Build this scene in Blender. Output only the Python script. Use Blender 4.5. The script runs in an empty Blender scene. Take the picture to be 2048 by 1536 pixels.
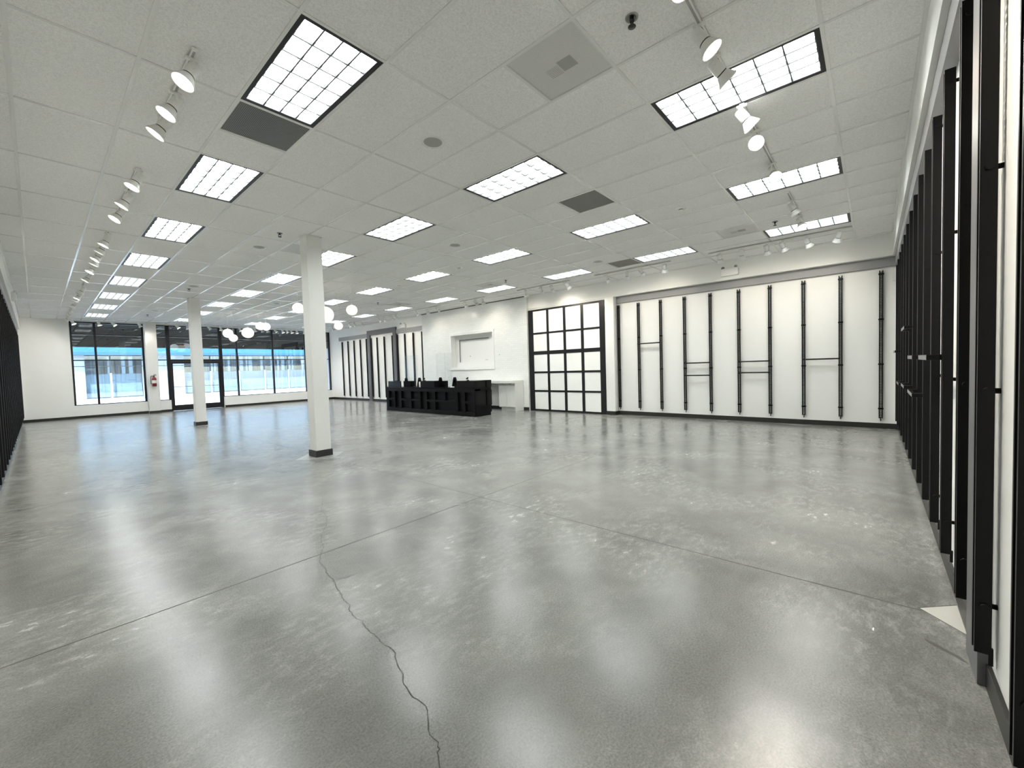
import bpy, bmesh, math, random
from mathutils import Vector, Matrix
random.seed(7)
F = 0.3048            # all plan dimensions below are in feet
SC = bpy.context.scene
COL = SC.collection
PI = math.pi

# ------------------------------------------------------------------ materials
def mat(name, color=(.8, .8, .8), rough=.5, metal=0.0, spec=.5, emit=None, estr=0.0):
    m = bpy.data.materials.new(name); m.use_nodes = True
    b = m.node_tree.nodes['Principled BSDF']
    b.inputs['Base Color'].default_value = (*color, 1)
    b.inputs['Roughness'].default_value = rough
    b.inputs['Metallic'].default_value = metal
    b.inputs['Specular IOR Level'].default_value = spec
    if emit:
        b.inputs['Emission Color'].default_value = (*emit, 1)
        b.inputs['Emission Strength'].default_value = estr
    return m

class NT:
    """small helper around a node tree"""
    def __init__(s, m):
        s.t = m.node_tree; s.b = s.t.nodes['Principled BSDF']
    def n(s, typ, **kw):
        x = s.t.nodes.new(typ)
        for k, v in kw.items():
            if k in x.inputs: x.inputs[k].default_value = v
            else: setattr(x, k, v)
        return x
    def l(s, a, b): s.t.links.new(a, b)
    def coord(s, scale=(1, 1, 1), rot=(0, 0, 0)):
        c = s.n('ShaderNodeTexCoord'); mp = s.n('ShaderNodeMapping')
        mp.inputs['Scale'].default_value = scale; mp.inputs['Rotation'].default_value = rot
        s.l(c.outputs['Object'], mp.inputs['Vector']); return mp.outputs['Vector']
    def noise(s, vec, scale, detail=4, rough=.55, dist=0.0):
        x = s.n('ShaderNodeTexNoise', Scale=scale, Detail=detail, Roughness=rough, Distortion=dist)
        s.l(vec, x.inputs['Vector']); return x.outputs['Fac']
    def ramp(s, fac, stops):
        r = s.n('ShaderNodeValToRGB'); e = r.color_ramp.elements
        while len(e) < len(stops): e.new(.5)
        for el, (p, c) in zip(e, stops):
            el.position = p; el.color = (*c, 1) if len(c) == 3 else c
        s.l(fac, r.inputs['Fac']); return r.outputs['Color']
    def math(s, op, a, b=None, clamp=False):
        x = s.n('ShaderNodeMath', operation=op); x.use_clamp = clamp
        for i, v in ((0, a), (1, b)):
            if v is None: continue
            if isinstance(v, (int, float)): x.inputs[i].default_value = v
            else: s.l(v, x.inputs[i])
        return x.outputs[0]
    def bump(s, h, strength=.2, dist=.01):
        x = s.n('ShaderNodeBump', Strength=strength, Distance=dist); s.l(h, x.inputs['Height'])
        s.l(x.outputs['Normal'], s.b.inputs['Normal'])
    def mix(s, fac, a, b, mode='MIX'):
        x = s.n('ShaderNodeMix', data_type='RGBA', blend_type=mode)
        for i, v in ((0, fac), (6, a), (7, b)):
            if isinstance(v, (int, float)): x.inputs[i].default_value = v
            elif isinstance(v, tuple): x.inputs[i].default_value = (*v, 1)
            else: s.l(v, x.inputs[i])
        return x.outputs[2]

def wall_paint(name, c, rough=.55, bump=.08):
    m = mat(name, c, rough, spec=.35); t = NT(m); v = t.coord()
    t.bump(t.noise(v, 60, 3), bump, .004)
    f = t.noise(v, 1.2, 3)
    t.l(t.ramp(f, [(.3, tuple(x * .97 for x in c)), (.7, c)]), t.b.inputs['Base Color'])
    return m

M = {}
M['wall'] = wall_paint('white_wall_paint', (.84, .84, .815))
M['bulk'] = wall_paint('white_bulkhead_paint', (.84, .84, .81))
M['column'] = wall_paint('white_column_paint', (.76, .76, .735), .6)
M['grey_trim'] = mat('grey_fascia_paint', (.29, .29, .295), .45)
M['dark_trim'] = mat('dark_grey_satin_board', (.13, .13, .135), .38, spec=.35)
M['black_metal'] = mat('black_powder_coat', (.0035, .0035, .0035), .36, spec=.22)
M['black_gloss'] = mat('black_gloss_bar', (.010, .010, .011), .16, spec=.5)
M['black_frame'] = mat('black_anodised_frame', (.008, .008, .010), .4, spec=.35)
M['rubber'] = mat('black_rubber_base', (.018, .017, .015), .42, spec=.45)
M['counter'] = mat('black_laminate', (.003, .003, .0035), .14, spec=.2)
M['counter_matt'] = mat('black_board', (.0038, .0038, .0043), .4, spec=.14)
M['white_plastic'] = mat('white_enamel', (.80, .80, .77), .3)
M['white_lam'] = mat('white_laminate', (.78, .78, .74), .35)
M['trim_white'] = mat('white_casing_paint', (.82, .82, .80), .4)
M['shadow_gap'] = mat('painted_shadow_gap', (.03, .03, .03), .8)
M['grid'] = mat('white_ceiling_tee', (.80, .80, .78), .15)
M['louver'] = mat('satin_parabolic_louver', (.125, .129, .131), .6, spec=.15)
M['lens'] = mat('lamp_lens', (.9, .9, .9), .4, emit=(.96, 1.0, .985), estr=15.5)
M['bulb'] = mat('halogen_bulb', (.9, .9, .9), .3, emit=(1, .97, .91), estr=18)
M['bulb_off'] = mat('bulb_glass', (.75, .75, .75), .1)
M['globe'] = mat('opal_glass_globe', (.5, .48, .42), .3, emit=(1, .90, .74), estr=.62)
M['globe_bright'] = mat('opal_glass_globe_bright', (.5, .5, .5), .3, emit=(.95, 1, 1), estr=1.1)
M['chrome'] = mat('brushed_metal', (.25, .25, .24), .35, metal=.9)
M['dark_metal'] = mat('dark_sprinkler_metal', (.03, .03, .03), .4, metal=.6)
M['red'] = mat('red_enamel', (.17, .008, .010), .3)
M['label_white'] = mat('white_paper_label', (.8, .8, .78), .6)
M['grille'] = mat('grey_speaker_cloth', (.36, .36, .345), .7)
M['pane_white'] = mat('frosted_white_pane', (.90, .91, .885), .25)
M['film'] = mat('clear_film', (.8, .85, .85), .1)
M['blue'] = mat('sky_blue_fascia', (.032, .16, .29), .6)
M['blue2'] = mat('mid_blue_fascia', (.027, .12, .235), .6)
M['stucco'] = mat('pale_stucco', (.40, .46, .485), .8)
M['pink_stucco'] = mat('pale_pink_stucco', (.80, .74, .74), .8)
M['canopy'] = mat('dark_canopy_board', (.012, .012, .013), .8, spec=.1)
M['asphalt'] = mat('pale_concrete_paving', (.62, .62, .60), .9)
M['store_metal'] = mat('storefront_alloy', (.45, .50, .54), .4, metal=.3)
M['store_dark'] = mat('storefront_dark_alloy', (.05, .055, .06), .5)
M['curtain'] = mat('grey_curtain', (.74, .80, .84), .8)
M['shop_inside'] = mat('dim_shop_interior', (.50, .55, .60), .8)
M['tan'] = mat('tan_display_board', (.30, .26, .21), .8)

def m_tile():
    m = mat('mineral_fibre_tile', (.6, .6, .58), .85, spec=.15); t = NT(m); v = t.coord()
    a = t.noise(v, 190, 2, .7); b = t.noise(v, 75, 3, .6)
    c = t.ramp(a, [(.28, (.62, .617, .60)), (.45, (.93, .928, .912))])
    d = t.ramp(b, [(.3, (.86, .86, .86)), (.6, (1, 1, 1))])
    t.l(t.mix(1.0, c, d, 'MULTIPLY'), t.b.inputs['Base Color'])
    h = t.math('ADD', t.math('MULTIPLY', a, .6), t.math('MULTIPLY', b, .8)); t.bump(h, .55, .008)
    return m
M['tile'] = m_tile()

def m_floor():
    m = mat('sealed_concrete', (.3, .3, .28), .2, spec=.5); t = NT(m); v = t.coord()
    big = t.noise(v, .5, 3, .55, .4); mid = t.noise(v, 1.7, 6, .62, .3)
    trow = t.noise(t.coord((1.0, 1.9, 1), (0, 0, .5)), 9, 7, .72, .25)      # trowel flecks
    fine = t.noise(v, 110, 3, .7); sp = t.noise(v, 380, 2, .8)
    c = t.ramp(big, [(.30, (.155, .157, .147)), (.70, (.225, .227, .212))])
    c = t.mix(t.ramp(mid, [(.42, (0, 0, 0)), (.70, (.7, .7, .7))]), c, (.29, .291, .273))
    c = t.mix(t.ramp(mid, [(.22, (.5, .5, .5)), (.40, (0, 0, 0))]), c, (.125, .126, .117))
    fl_ = t.ramp(trow, [(.47, (0, 0, 0)), (.64, (1, 1, 1))])
    patch = t.ramp(t.noise(v, .8, 3, .6), [(.46, (.05, .05, .05)), (.60, (.62, .62, .62))])
    f2 = t.math('MULTIPLY', fl_, patch)
    c = t.mix(f2, c, (.38, .38, .362))
    c = t.mix(1.0, c, t.ramp(fine, [(.25, (.62, .62, .62)), (.7, (1.18, 1.18, 1.18))]), 'MULTIPLY')
    c = t.mix(1.0, c, t.ramp(sp, [(.2, (.72, .72, .72)), (.8, (1.24, 1.24, 1.24))]), 'MULTIPLY')
    t.l(c, t.b.inputs['Base Color'])
    r = t.math('ADD', t.math('MULTIPLY', mid, .16), .125)
    r = t.math('ADD', r, t.math('MULTIPLY', f2, .10))
    t.l(r, t.b.inputs['Roughness'])
    h = t.math('ADD', t.math('MULTIPLY', trow, .7), t.math('MULTIPLY', fine, .10)); t.bump(h, .13, .010)
    return m
M['floor'] = m_floor()
M['patch'] = mat('infill_concrete', (.34, .34, .32), .25)
M['patch_light'] = mat('light_infill_concrete', (.52, .51, .47), .35)
M['joint'] = mat('dark_joint', (.045, .045, .04), .7)
M['stain'] = mat('dark_floor_stain', (.095, .095, .088), .3)
M['scuff'] = mat('white_paint_scuff', (.66, .66, .64), .4)

def m_brick():
    m = mat('white_glazed_brick', (.82, .83, .81), .26); t = NT(m)
    c = t.n('ShaderNodeTexCoord'); sx = t.n('ShaderNodeSeparateXYZ'); cb = t.n('ShaderNodeCombineXYZ')
    t.l(c.outputs['Object'], sx.inputs[0]); t.l(sx.outputs['Y'], cb.inputs['X']); t.l(sx.outputs['Z'], cb.inputs['Y'])
    b = t.n('ShaderNodeTexBrick'); b.inputs['Scale'].default_value = 1.0
    b.inputs['Brick Width'].default_value = .20; b.inputs['Row Height'].default_value = .068
    b.inputs['Mortar Size'].default_value = .0045; b.inputs['Mortar Smooth'].default_value = .35
    b.inputs['Color1'].default_value = (.83, .84, .82, 1); b.inputs['Color2'].default_value = (.79, .80, .78, 1)
    b.inputs['Mortar'].default_value = (.72, .73, .72, 1)
    t.l(cb.outputs[0], b.inputs['Vector']); t.l(b.outputs['Color'], t.b.inputs['Base Color'])
    h = t.math('ADD', t.math('SUBTRACT', 1.0, b.outputs['Fac']), t.math('MULTIPLY', t.noise(cb.outputs[0], 9, 4), .6))
    t.bump(h, .32, .006)
    return m
M['brick'] = m_brick()

def m_grid(name, dark, light, pitch):
    """perforated / egg-crate sheet metal"""
    m = mat(name, light, .5); t = NT(m); v = t.coord((1 / pitch, 1 / pitch, 1))
    s = t.n('ShaderNodeSeparateXYZ'); t.l(v, s.inputs[0])
    fx = t.math('FRACT', s.outputs['X']); fy = t.math('FRACT', s.outputs['Y'])
    hole = t.math('MULTIPLY', t.math('GREATER_THAN', fx, .3), t.math('GREATER_THAN', fy, .3))
    t.l(t.mix(hole, light, dark), t.b.inputs['Base Color']); return m
M['eggcrate'] = m_grid('grey_eggcrate', (.03, .03, .03), (.22, .22, .205), .0127)
M['perf'] = m_grid('perforated_grey_sheet', (.42, .42, .405), (.80, .80, .775), .008)

def m_glass(name, tint=(1, 1, 1), refl=1.0):
    m = bpy.data.materials.new(name); m.use_nodes = True; nt = m.node_tree; nt.nodes.clear()
    o = nt.nodes.new('ShaderNodeOutputMaterial'); mx = nt.nodes.new('ShaderNodeMixShader')
    tr = nt.nodes.new('ShaderNodeBsdfTransparent'); tr.inputs[0].default_value = (*tint, 1)
    gl = nt.nodes.new('ShaderNodeBsdfGlossy'); gl.inputs['Roughness'].default_value = .01
    fr = nt.nodes.new('ShaderNodeLayerWeight'); fr.inputs[0].default_value = .5
    pw = nt.nodes.new('ShaderNodeMath'); pw.operation = 'POWER'; pw.inputs[1].default_value = 5
    mu = nt.nodes.new('ShaderNodeMath'); mu.operation = 'MULTIPLY_ADD'; mu.inputs[1].default_value = .9; mu.inputs[2].default_value = .045 * refl; mu.use_clamp = True
    L = nt.links.new
    L(fr.outputs['Facing'], pw.inputs[0]); L(pw.outputs[0], mu.inputs[0]); L(mu.outputs[0], mx.inputs[0]); L(tr.outputs[0], mx.inputs[1]); L(gl.outputs[0], mx.inputs[2]); L(mx.outputs[0], o.inputs[0])
    return m
M['shop_soffit'] = mat('dark_blue_grey_soffit', (.07, .08, .12), .7)
M['haze_panel'] = mat('painted_haze', (.62, .70, .74), .6)  # pale see-through colour that paints haze over the storefront
M['haze_panel'].node_tree.nodes['Principled BSDF'].inputs['Alpha'].default_value = .55
M['glass'] = m_glass('window_glass', (.88, .95, 1.0), 2.6)
M['shop_glass'] = m_glass('storefront_glass', (.86, .92, .95), 2.5)
M['acrylic'] = m_glass('clear_acrylic', (.975, .985, .985), 1.0)

# ------------------------------------------------------------------ mesh builder (feet)
class MB:
    def __init__(s): s.bm = bmesh.new()
    def box(s, x0, x1, y0, y1, z0, z1, bev=0.0, mtx=None):
        v = [s.bm.verts.new((x, y, z)) for x in (x0, x1) for y in (y0, y1) for z in (z0, z1)]
        fs = [s.bm.faces.new([v[i] for i in q]) for q in ((0, 1, 3, 2), (4, 6, 7, 5), (0, 4, 5, 1), (2, 3, 7, 6), (0, 2, 6, 4), (1, 5, 7, 3))]
        if bev > 0:
            es = {e for f in fs for e in f.edges}
            r = bmesh.ops.bevel(s.bm, geom=list(es), offset=bev, segments=2, affect='EDGES', profile=.5)
            v = list({x for f in r['faces'] for x in f.verts} | {x for x in v if x.is_valid})
        if mtx is not None: bmesh.ops.transform(s.bm, matrix=mtx, verts=[x for x in v if x.is_valid])
        return s
    def tube(s, p0, p1, r0, r1=None, n=12, caps=True):
        r1 = r0 if r1 is None else r1
        p0, p1 = Vector(p0), Vector(p1); d = (p1 - p0).normalized()
        a = d.orthogonal().normalized(); b = d.cross(a)
        ra = [s.bm.verts.new(p0 + (a * math.cos(2 * PI * i / n) + b * math.sin(2 * PI * i / n)) * r0) for i in range(n)]
        rb = [s.bm.verts.new(p1 + (a * math.cos(2 * PI * i / n) + b * math.sin(2 * PI * i / n)) * r1) for i in range(n)]
        for i in range(n):
            f = s.bm.faces.new((ra[i], ra[(i + 1) % n], rb[(i + 1) % n], rb[i])); f.smooth = True
        if caps:
            s.bm.faces.new(ra[::-1]); s.bm.faces.new(rb)
        return s
    def path(s, pts, r, n=8):
        for a, b in zip(pts[:-1], pts[1:]): s.tube(a, b, r, n=n)
        return s
    def lathe(s, prof, c=(0, 0, 0), n=24, smooth=True):
        """profile of (radius, z) revolved round the z axis through c"""
        rings = []
        for r, z in prof:
            if r < 1e-6: rings.append([s.bm.verts.new((c[0], c[1], c[2] + z))])
            else: rings.append([s.bm.verts.new((c[0] + r * math.cos(2 * PI * i / n), c[1] + r * math.sin(2 * PI * i / n), c[2] + z)) for i in range(n)])
        for A, B in zip(rings[:-1], rings[1:]):
            for i in range(n):
                j = (i + 1) % n
                if len(A) == 1 and len(B) == 1: continue
                q = [A[0], B[i], B[j]] if len(A) == 1 else ([A[i], A[j], B[0]] if len(B) == 1 else [A[i], A[j], B[j], B[i]])
                f = s.bm.faces.new(q); f.smooth = smooth
        return s
    def quad(s, *p):
        s.bm.faces.new([s.bm.verts.new(q) for q in p]); return s
    def prism(s, poly, axis, a, b):
        """poly in the two other axes, extruded along axis from a to b"""
        def mk(u, v, w):
            return {'x': (w, u, v), 'y': (u, w, v), 'z': (u, v, w)}[axis]
        A = [s.bm.verts.new(mk(u, v, a)) for u, v in poly]; B = [s.bm.verts.new(mk(u, v, b)) for u, v in poly]
        n = len(poly)
        for i in range(n): s.bm.faces.new((A[i], A[(i + 1) % n], B[(i + 1) % n], B[i]))
        s.bm.faces.new(A[::-1]); s.bm.faces.new(B); return s
    def build(s, name, m, parent=None, loc=(0, 0, 0)):
        bmesh.ops.recalc_face_normals(s.bm, faces=s.bm.faces)
        bmesh.ops.scale(s.bm, vec=(F, F, F), verts=s.bm.verts)
        me = bpy.data.meshes.new(name); s.bm.to_mesh(me); s.bm.free()
        me.materials.append(m)
        o = bpy.data.objects.new(name, me); COL.objects.link(o)
        o.location = Vector(loc) * F
        if parent: o.parent = parent
        return o

def thing(name, label, cat, loc=(0, 0, 0), rz=0.0, group=None):
    o = bpy.data.objects.new(name, None); COL.objects.link(o); o.empty_display_size = .1
    o.location = Vector(loc) * F; o.rotation_euler = (0, 0, rz)
    return tag(o, label, cat, group)
def tag(o, label, cat, group=None):
    o['label'] = label; o['category'] = cat
    if group: o['group'] = group
    return o
def struct(o): o['kind'] = 'structure'; return o
def sroot(name):
    o = bpy.data.objects.new(name, None); COL.objects.link(o); o.empty_display_size = .1; return struct(o)
def copy_tree(o, parent=None):
    c = o.copy(); COL.objects.link(c)
    if parent: c.parent = parent
    for ch in list(o.children): copy_tree(ch, c)
    return c
ORD = ['first', 'second', 'third', 'fourth', 'fifth', 'sixth', 'seventh', 'eighth', 'ninth', 'tenth', 'eleventh', 'twelfth', 'thirteenth',
       'fourteenth', 'fifteenth', 'sixteenth', 'seventeenth', 'eighteenth', 'nineteenth', 'twentieth']

# room limits (feet): x left wall -5.2 .. right wall 30.9, y near wall -10.1 .. window wall 64, z 0 .. 12
XL, XR, YN, YF, ZC = -5.2, 30.9, -10.1, 64.0, 12.0
YG = 64.7   # glass line

# ------------------------------------------------------------------ floor
fl = struct(MB().box(XL, 31.4, YN, 65.2, -.5, 0).build('floor', M['floor']))
def ribbon(name, pts, w, m, z=.0012, closed=False):
    b = MB(); P = [Vector((x, y)) for x, y in pts]
    for i in range(len(P) - 1):
        a, c = P[i], P[i + 1]; d = (c - a).normalized(); n = Vector((-d.y, d.x))
        w0 = w(i) if callable(w) else w; w1 = w(i + 1) if callable(w) else w
        e = d * min(w0, w1) * .3
        b.quad((*(a - e - n * w0 / 2), z), (*(c + e - n * w1 / 2), z), (*(c + e + n * w1 / 2), z), (*(a - e + n * w0 / 2), z))
    return b.build(name, m, fl)
jb = MB()
for x in (6.18, 18.65): jb.box(x - .014, x + .014, -9.54 if x < 10 else YN, YF, -.01, .0012)
for y in (1.58, 14.15, 26.8, 39.3, 51.8): jb.box(XL, XR, y - .014, y + .014, -.01, .0013)
jb.build('floor_joint', M['joint'], fl)
crack = [(4.59, 8.68), (3.82, 7.88), (3.41, 7.31), (2.72, 6.26), (2.05, 4.86), (1.9, 4.16), (1.51, 3.37), (1.14, 2.85), (.95, 2.45), (.78, 1.94), (.56, 1.6), (.34, 1.19), (.27, .73), (.15, .32), (.15, .11), (0, -.4), (-.12, -1.01), (-.12, -1.17), (-.24, -1.39), (-.28, -1.72), (-.24, -1.87), (-.32, -2.11), (-.31, -2.39), (-.36, -2.65), (-.34, -2.94), (-.36, -3.11), (-.49, -3.35), (-.55, -3.6), (-.66, -3.76), (-.72, -4.08), (-.7, -4.23), (-.73, -4.42), (-.94, -4.74), (-.94, -4.91), (-.99, -4.99), (-1.05, -5.04), (-1.14, -5.18), (-1.22, -5.5), (-1.4, -5.8)]
fine = []
for (a, b) in zip(crack[:-1], crack[1:]):
    n = max(2, int(math.dist(a, b) / .07))
    for k in range(n):
        t = k / n; j = .018 if k else 0
        fine.append((a[0] + (b[0] - a[0]) * t + random.uniform(-j, j), a[1] + (b[1] - a[1]) * t + random.uniform(-j, j)))
ribbon('floor_crack', fine, lambda i: (.006 + .010 * min(1, i / len(fine) * 1.6)) * random.uniform(.45, 1.3), M['joint'])
def diamond(cx, cy, r):
    MB().quad((cx - r, cy, .0008), (cx, cy - r, .0008), (cx + r, cy, .0008), (cx, cy + r, .0008)).build('floor_patch', M['patch'], fl)
    ribbon('floor_patch_joint', [(cx - r, cy), (cx, cy - r), (cx + r, cy), (cx, cy + r), (cx - r, cy)], .022, M['joint'], .0018)
diamond(6.2, 14.2, 1.36); diamond(6.2, 39.4, 1.36)
MB().quad((5.70, -10.04, .0008), (6.76, -10.04, .0008), (6.26, -9.52, .0008)).build('floor_patch', M['patch_light'], fl)
ribbon('floor_patch_joint', [(5.70, -10.04), (6.26, -9.52), (6.78, -10.04)], .016, M['joint'], .0018)
def blot(cx, cy, rx, ry, m, seed, z=.0022, rot=0):
    rr = random.Random(seed); n = 22; b = MB(); P = []
    for i in range(n):
        a = 2 * PI * i / n; k = rr.uniform(.45, 1.1)
        x, y = rx * k * math.cos(a), ry * k * math.sin(a)
        P.append((cx + x * math.cos(rot) - y * math.sin(rot), cy + x * math.sin(rot) + y * math.cos(rot), z))
    c = b.bm.verts.new((cx, cy, z)); V = [b.bm.verts.new(q) for q in P]
    for i in range(n): b.bm.faces.new((c, V[i], V[(i + 1) % n]))
    return b.build('floor_stain' if m is M['stain'] else 'floor_scuff', m, fl)
blot(5.25, 1.5, .30, .08, M['stain'], 1, rot=-.9); blot(5.1, 1.25, .2, .05, M['stain'], 2, rot=-.2)
blot(5.0, -9.75, .32, .06, M['stain'], 5, rot=.9)
blot(.35, -.05, .16, .07, M['stain'], 6, rot=-.3)
blot(.9, -8.1, .10, .012, M['scuff'], 8, rot=.8); blot(5.0, -8.9, .07, .018, M['scuff'], 9)

# ------------------------------------------------------------------ walls
struct(MB().box(XL - .5, XL, YN - .5, 65.2, -.5, 13).build('wall_left', M['wall']))
struct(MB().box(XL - .5, 31.4, YN - .5, YN, -.5, 13).build('wall_near', M['wall']))
struct(MB().box(XR, XR + .5, YN, 65.2, -.5, 13).build('wall_right', M['wall']))
b = MB()                                                          # window wall: parts round the openings
b.box(XL, -1.02, YF, 65.2, 0, 12.4); b.box(-1.02, 5.75, YF, 65.2, 0, 1.56); b.box(6.9, 8.18, YF, 65.2, 0, 1.56)
b.box(14.42, XR, YF, 65.2, 0, 1.56); b.box(-1.02, XR, YF + .35, 65.2, 11.86, 12.4)
struct(b.build('wall_far', M['wall']))
struct(MB().box(5.75, 6.92, 63.35, 65.2, 0, ZC, .02).build('trim_1', M['column']))          # pilaster between the windows
# shallow bulkheads over the rack walls, grey fascia strips
struct(MB().box(30.3, XR, YN, 18.4, 10.6, 12).build('trim_2', M['bulk']))
struct(MB().box(30.72, XR, YN, 8.6, 10.04, 10.6).build('trim_3', M['grey_trim']))
struct(MB().box(30.22, XR, 8.62, 9.5, 0, 10.6, .015).build('trim_4', M['trim_white']))      # pilaster beside the paned door
struct(MB().box(XL + .001, 30.3, YN, YN + .32, 10.62, 12).build('trim_5', M['bulk']))
struct(MB().box(5.3, 30.7, YN, YN + .21, 10.04, 10.62).build('trim_6', M['grey_trim']))
struct(MB().box(XL, XL + .32, YN + .32, 63.9, 10.62, 12).build('trim_7', M['bulk']))
struct(MB().box(XL, XL + .21, 3, 62, 10.04, 10.62).build('trim_8', M['grey_trim']))
struct(MB().box(30.72, XR, 51.35, 60.75, 10.03, 10.63).build('trim_9', M['grey_trim']))
struct(MB().box(30.72, XR, 36.32, 43.4, 10.03, 10.63).build('trim_10', M['grey_trim']))
# brick wall with a framed niche
b = MB(); X0, X1 = 30.02, XR
b.box(X0, X1, 18.42, 23.42, 0, 11.9); b.box(X0, X1, 30.48, 36.25, 0, 11.9)
b.box(X0, X1, 23.42, 30.48, 0, 4.78); b.box(X0, X1, 23.42, 30.48, 8.66, 11.9)
struct(b.build('wall_brick', M['brick']))
struct(MB().box(30.0, 30.1, 18.42, 36.25, 11.9, 12).build('trim_11', M['shadow_gap']))  # dark strip standing in for the shadow gap above the brick
nr = sroot('trim_12')
b = MB(); b.box(30.70, 30.88, 23.42, 30.48, 4.78, 5.38); b.box(30.70, 30.88, 23.42, 30.48, 8.12, 8.66)
b.box(30.70, 30.88, 23.42, 24.72, 5.38, 8.12); b.box(30.70, 30.88, 29.72, 30.48, 5.38, 8.12)
b.box(30.03, 30.70, 30.465, 30.478, 4.79, 8.65); b.box(30.03, 30.7, 23.422, 23.435, 4.79, 8.65); b.box(30.03, 30.7, 23.44, 30.46, 4.78, 4.795); b.box(30.03, 30.7, 23.44, 30.46, 8.645, 8.658)
b.build('niche_lining', M['trim_white'], nr)
MB().box(30.82, 30.9, 24.72, 29.72, 5.38, 8.12).build('niche_back', M['trim_white'], nr)
b = MB()
for y0, y1, z0, z1 in ((23.2, 30.7, 8.66, 8.92), (23.2, 30.7, 4.52, 4.78), (23.2, 23.42, 4.78, 8.66), (30.48, 30.7, 4.78, 8.66)):
    b.box(29.95, 30.03, y0, y1, z0, z1, .012)
b.box(29.93, 30.03, 23.1, 30.8, 4.46, 4.54, .01); b.box(29.93, 30.03, 23.1, 30.8, 8.9, 8.98, .01)
b.build('niche_casing', M['trim_white'], nr)
b = MB(); b.box(30.69, 30.71, 24.66, 29.78, 8.07, 8.16); b.box(30.69, 30.71, 29.68, 29.78, 5.42, 8.07); b.build('recess_shadow_strip', M['dark_trim'], nr)  # dark strips painting the shadow along the recess top and left edge
b = MB(); b.tube((30.81, 28.0, 6.1), (30.825, 28.0, 6.1), .07, n=10); b.box(30.81, 30.822, 25.0, 25.45, 5.56, 5.60)
b.build('niche_mark', M['grey_trim'], nr)
MB().tube((30.01, 22.45, 6.05), (30.03, 22.45, 6.05), .06, n=10).build('wall_mark', M['grey_trim'], bpy.data.objects['wall_brick'])
# grey portal frames round the rack bays
def portal(name, pts, m=M['dark_trim']):
    b = MB()
    for q in pts: b.box(*q, .008)
    return struct(b.build(name, m))
portal('trim_13', [(30.62, 30.9, 50.58, 51.33, 0, 10.3), (30.62, 30.9, 43.42, 44.17, 0, 10.3), (30.62, 30.9, 43.42, 51.33, 10.3, 11.02)])
portal('trim_14', [(4.32, 5.2, YN, YN + .13, 0, 10.3), (-2.8, -2.0, YN, YN + .13, 0, 10.3), (-2.8, 5.2, YN, YN + .34, 10.3, 11.02)])
# black rubber baseboards
def base(name, x0, x1, y0, y1, h=.33): return struct(MB().box(x0, x1, y0, y1, 0, h, .006).build(name, M['rubber']))
base('baseboard_near', 5.2, 30.85, YN, YN + .05); base('baseboard_near_corner', -2.0, 4.32, YN, YN + .05)
base('baseboard_left', XL, XL + .05, YN + .05, YF)
base('baseboard_right', XR - .05, XR, YN + .05, 8.62); base('baseboard_right_pilaster', 30.17, 30.22, 8.57, 9.5)
base('baseboard_right_pilaster_side', 30.22, 30.85, 8.57, 8.62)
base('baseboard_right_brick', 29.97, 30.02, 18.42, 36.25); base('baseboard_right_far', XR - .05, XR, 36.25, 43.4)
base('baseboard_right_portal', XR - .05, XR, 44.2, 50.55); base('baseboard_right_corner', XR - .05, XR, 51.35, YF - .05)
base('baseboard_far_left', XL + .05, 5.75, YF - .05, YF, .30); base('baseboard_far_pilaster', 5.70, 6.97, 63.30, 63.35, .30)
base('baseboard_far_side', 6.92, 6.97, 63.35, YF, .30)
base('baseboard_far_middle', 6.97, 8.18, YF - .05, YF, .30); base('baseboard_far_right', 14.42, XR - .05, YF - .05, YF, .30)

# ------------------------------------------------------------------ ceiling
VENTS_DARK = [(0, 4), (12, 0), (24, 4)]
VENTS_PERF = [(4, -4), (22, -4), (22, 16), (22, 30), (6, 16)]
LIGHTS = {0: [0, 8, 16, 24, 32, 40, 48, 56], 8: [-8, 0, 8, 16, 24, 32, 40, 48, 56], 16: [-8, 0, 8, 16, 24, 32, 40, 48, 56], 24: [-8, 0, 8, 16, 24, 32, 40, 48, 56]}
gone = set(VENTS_DARK) | set(VENTS_PERF)
for x, ys in LIGHTS.items():
    for y in ys: gone |= {(x, y), (x, y + 2)}
b = MB()
for ix in range(-3, 16):
    for iy in range(-6, 33):
        x, y = 2 * ix, 2 * iy
        if (x, y) in gone: continue
        x0, x1, y0, y1 = max(x, XL), min(x + 2, XR), max(y, YN), min(y + 2, 64.4)
        if x1 <= x0 or y1 <= y0: continue
        b.quad((x0, y0, ZC), (x1, y0, ZC), (x1, y1, ZC), (x0, y1, ZC))
bmesh.ops.remove_doubles(b.bm, verts=b.bm.verts, dist=1e-4)
ce = struct(b.build('ceiling', M['tile']))
b = MB(); w = .04
for ix in range(-2, 16):
    x = 2 * ix
    b.box(x - w, x + w, YN + .32, 64.3, ZC - .018, ZC - .002)
for iy in range(-2, 17):
    y = 4 * iy
    b.box(XL + .32, 30.3, y - w, y + w, ZC - .016, ZC - .002)
for x, y in VENTS_DARK + VENTS_PERF:
    for yy in ((y, y + 2) if y % 4 else (y + 2,)): b.box(x, x + 2, yy - w, yy + w, ZC - .016, ZC - .002)
struct(b.build('trim_15', M['grid']))
b = MB(); b.box(XL + .32, 30.3, YN + .32, YN + .40, ZC - .03, ZC - .002); b.box(30.22, 30.3, YN + .4, 18, ZC - .03, ZC - .002); b.box(XL + .32, XL + .40, YN + .4, 63.9, ZC - .03, ZC - .002)
b.box(XL + .4, 30.2, 64.22, 64.32, ZC - .03, ZC - .002)
struct(b.build('trim_16', M['grid']))
struct(MB().box(XL - .5, 31.4, YN - .5, 65.3, 13, 13.5).build('roof', M['wall']))
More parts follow.
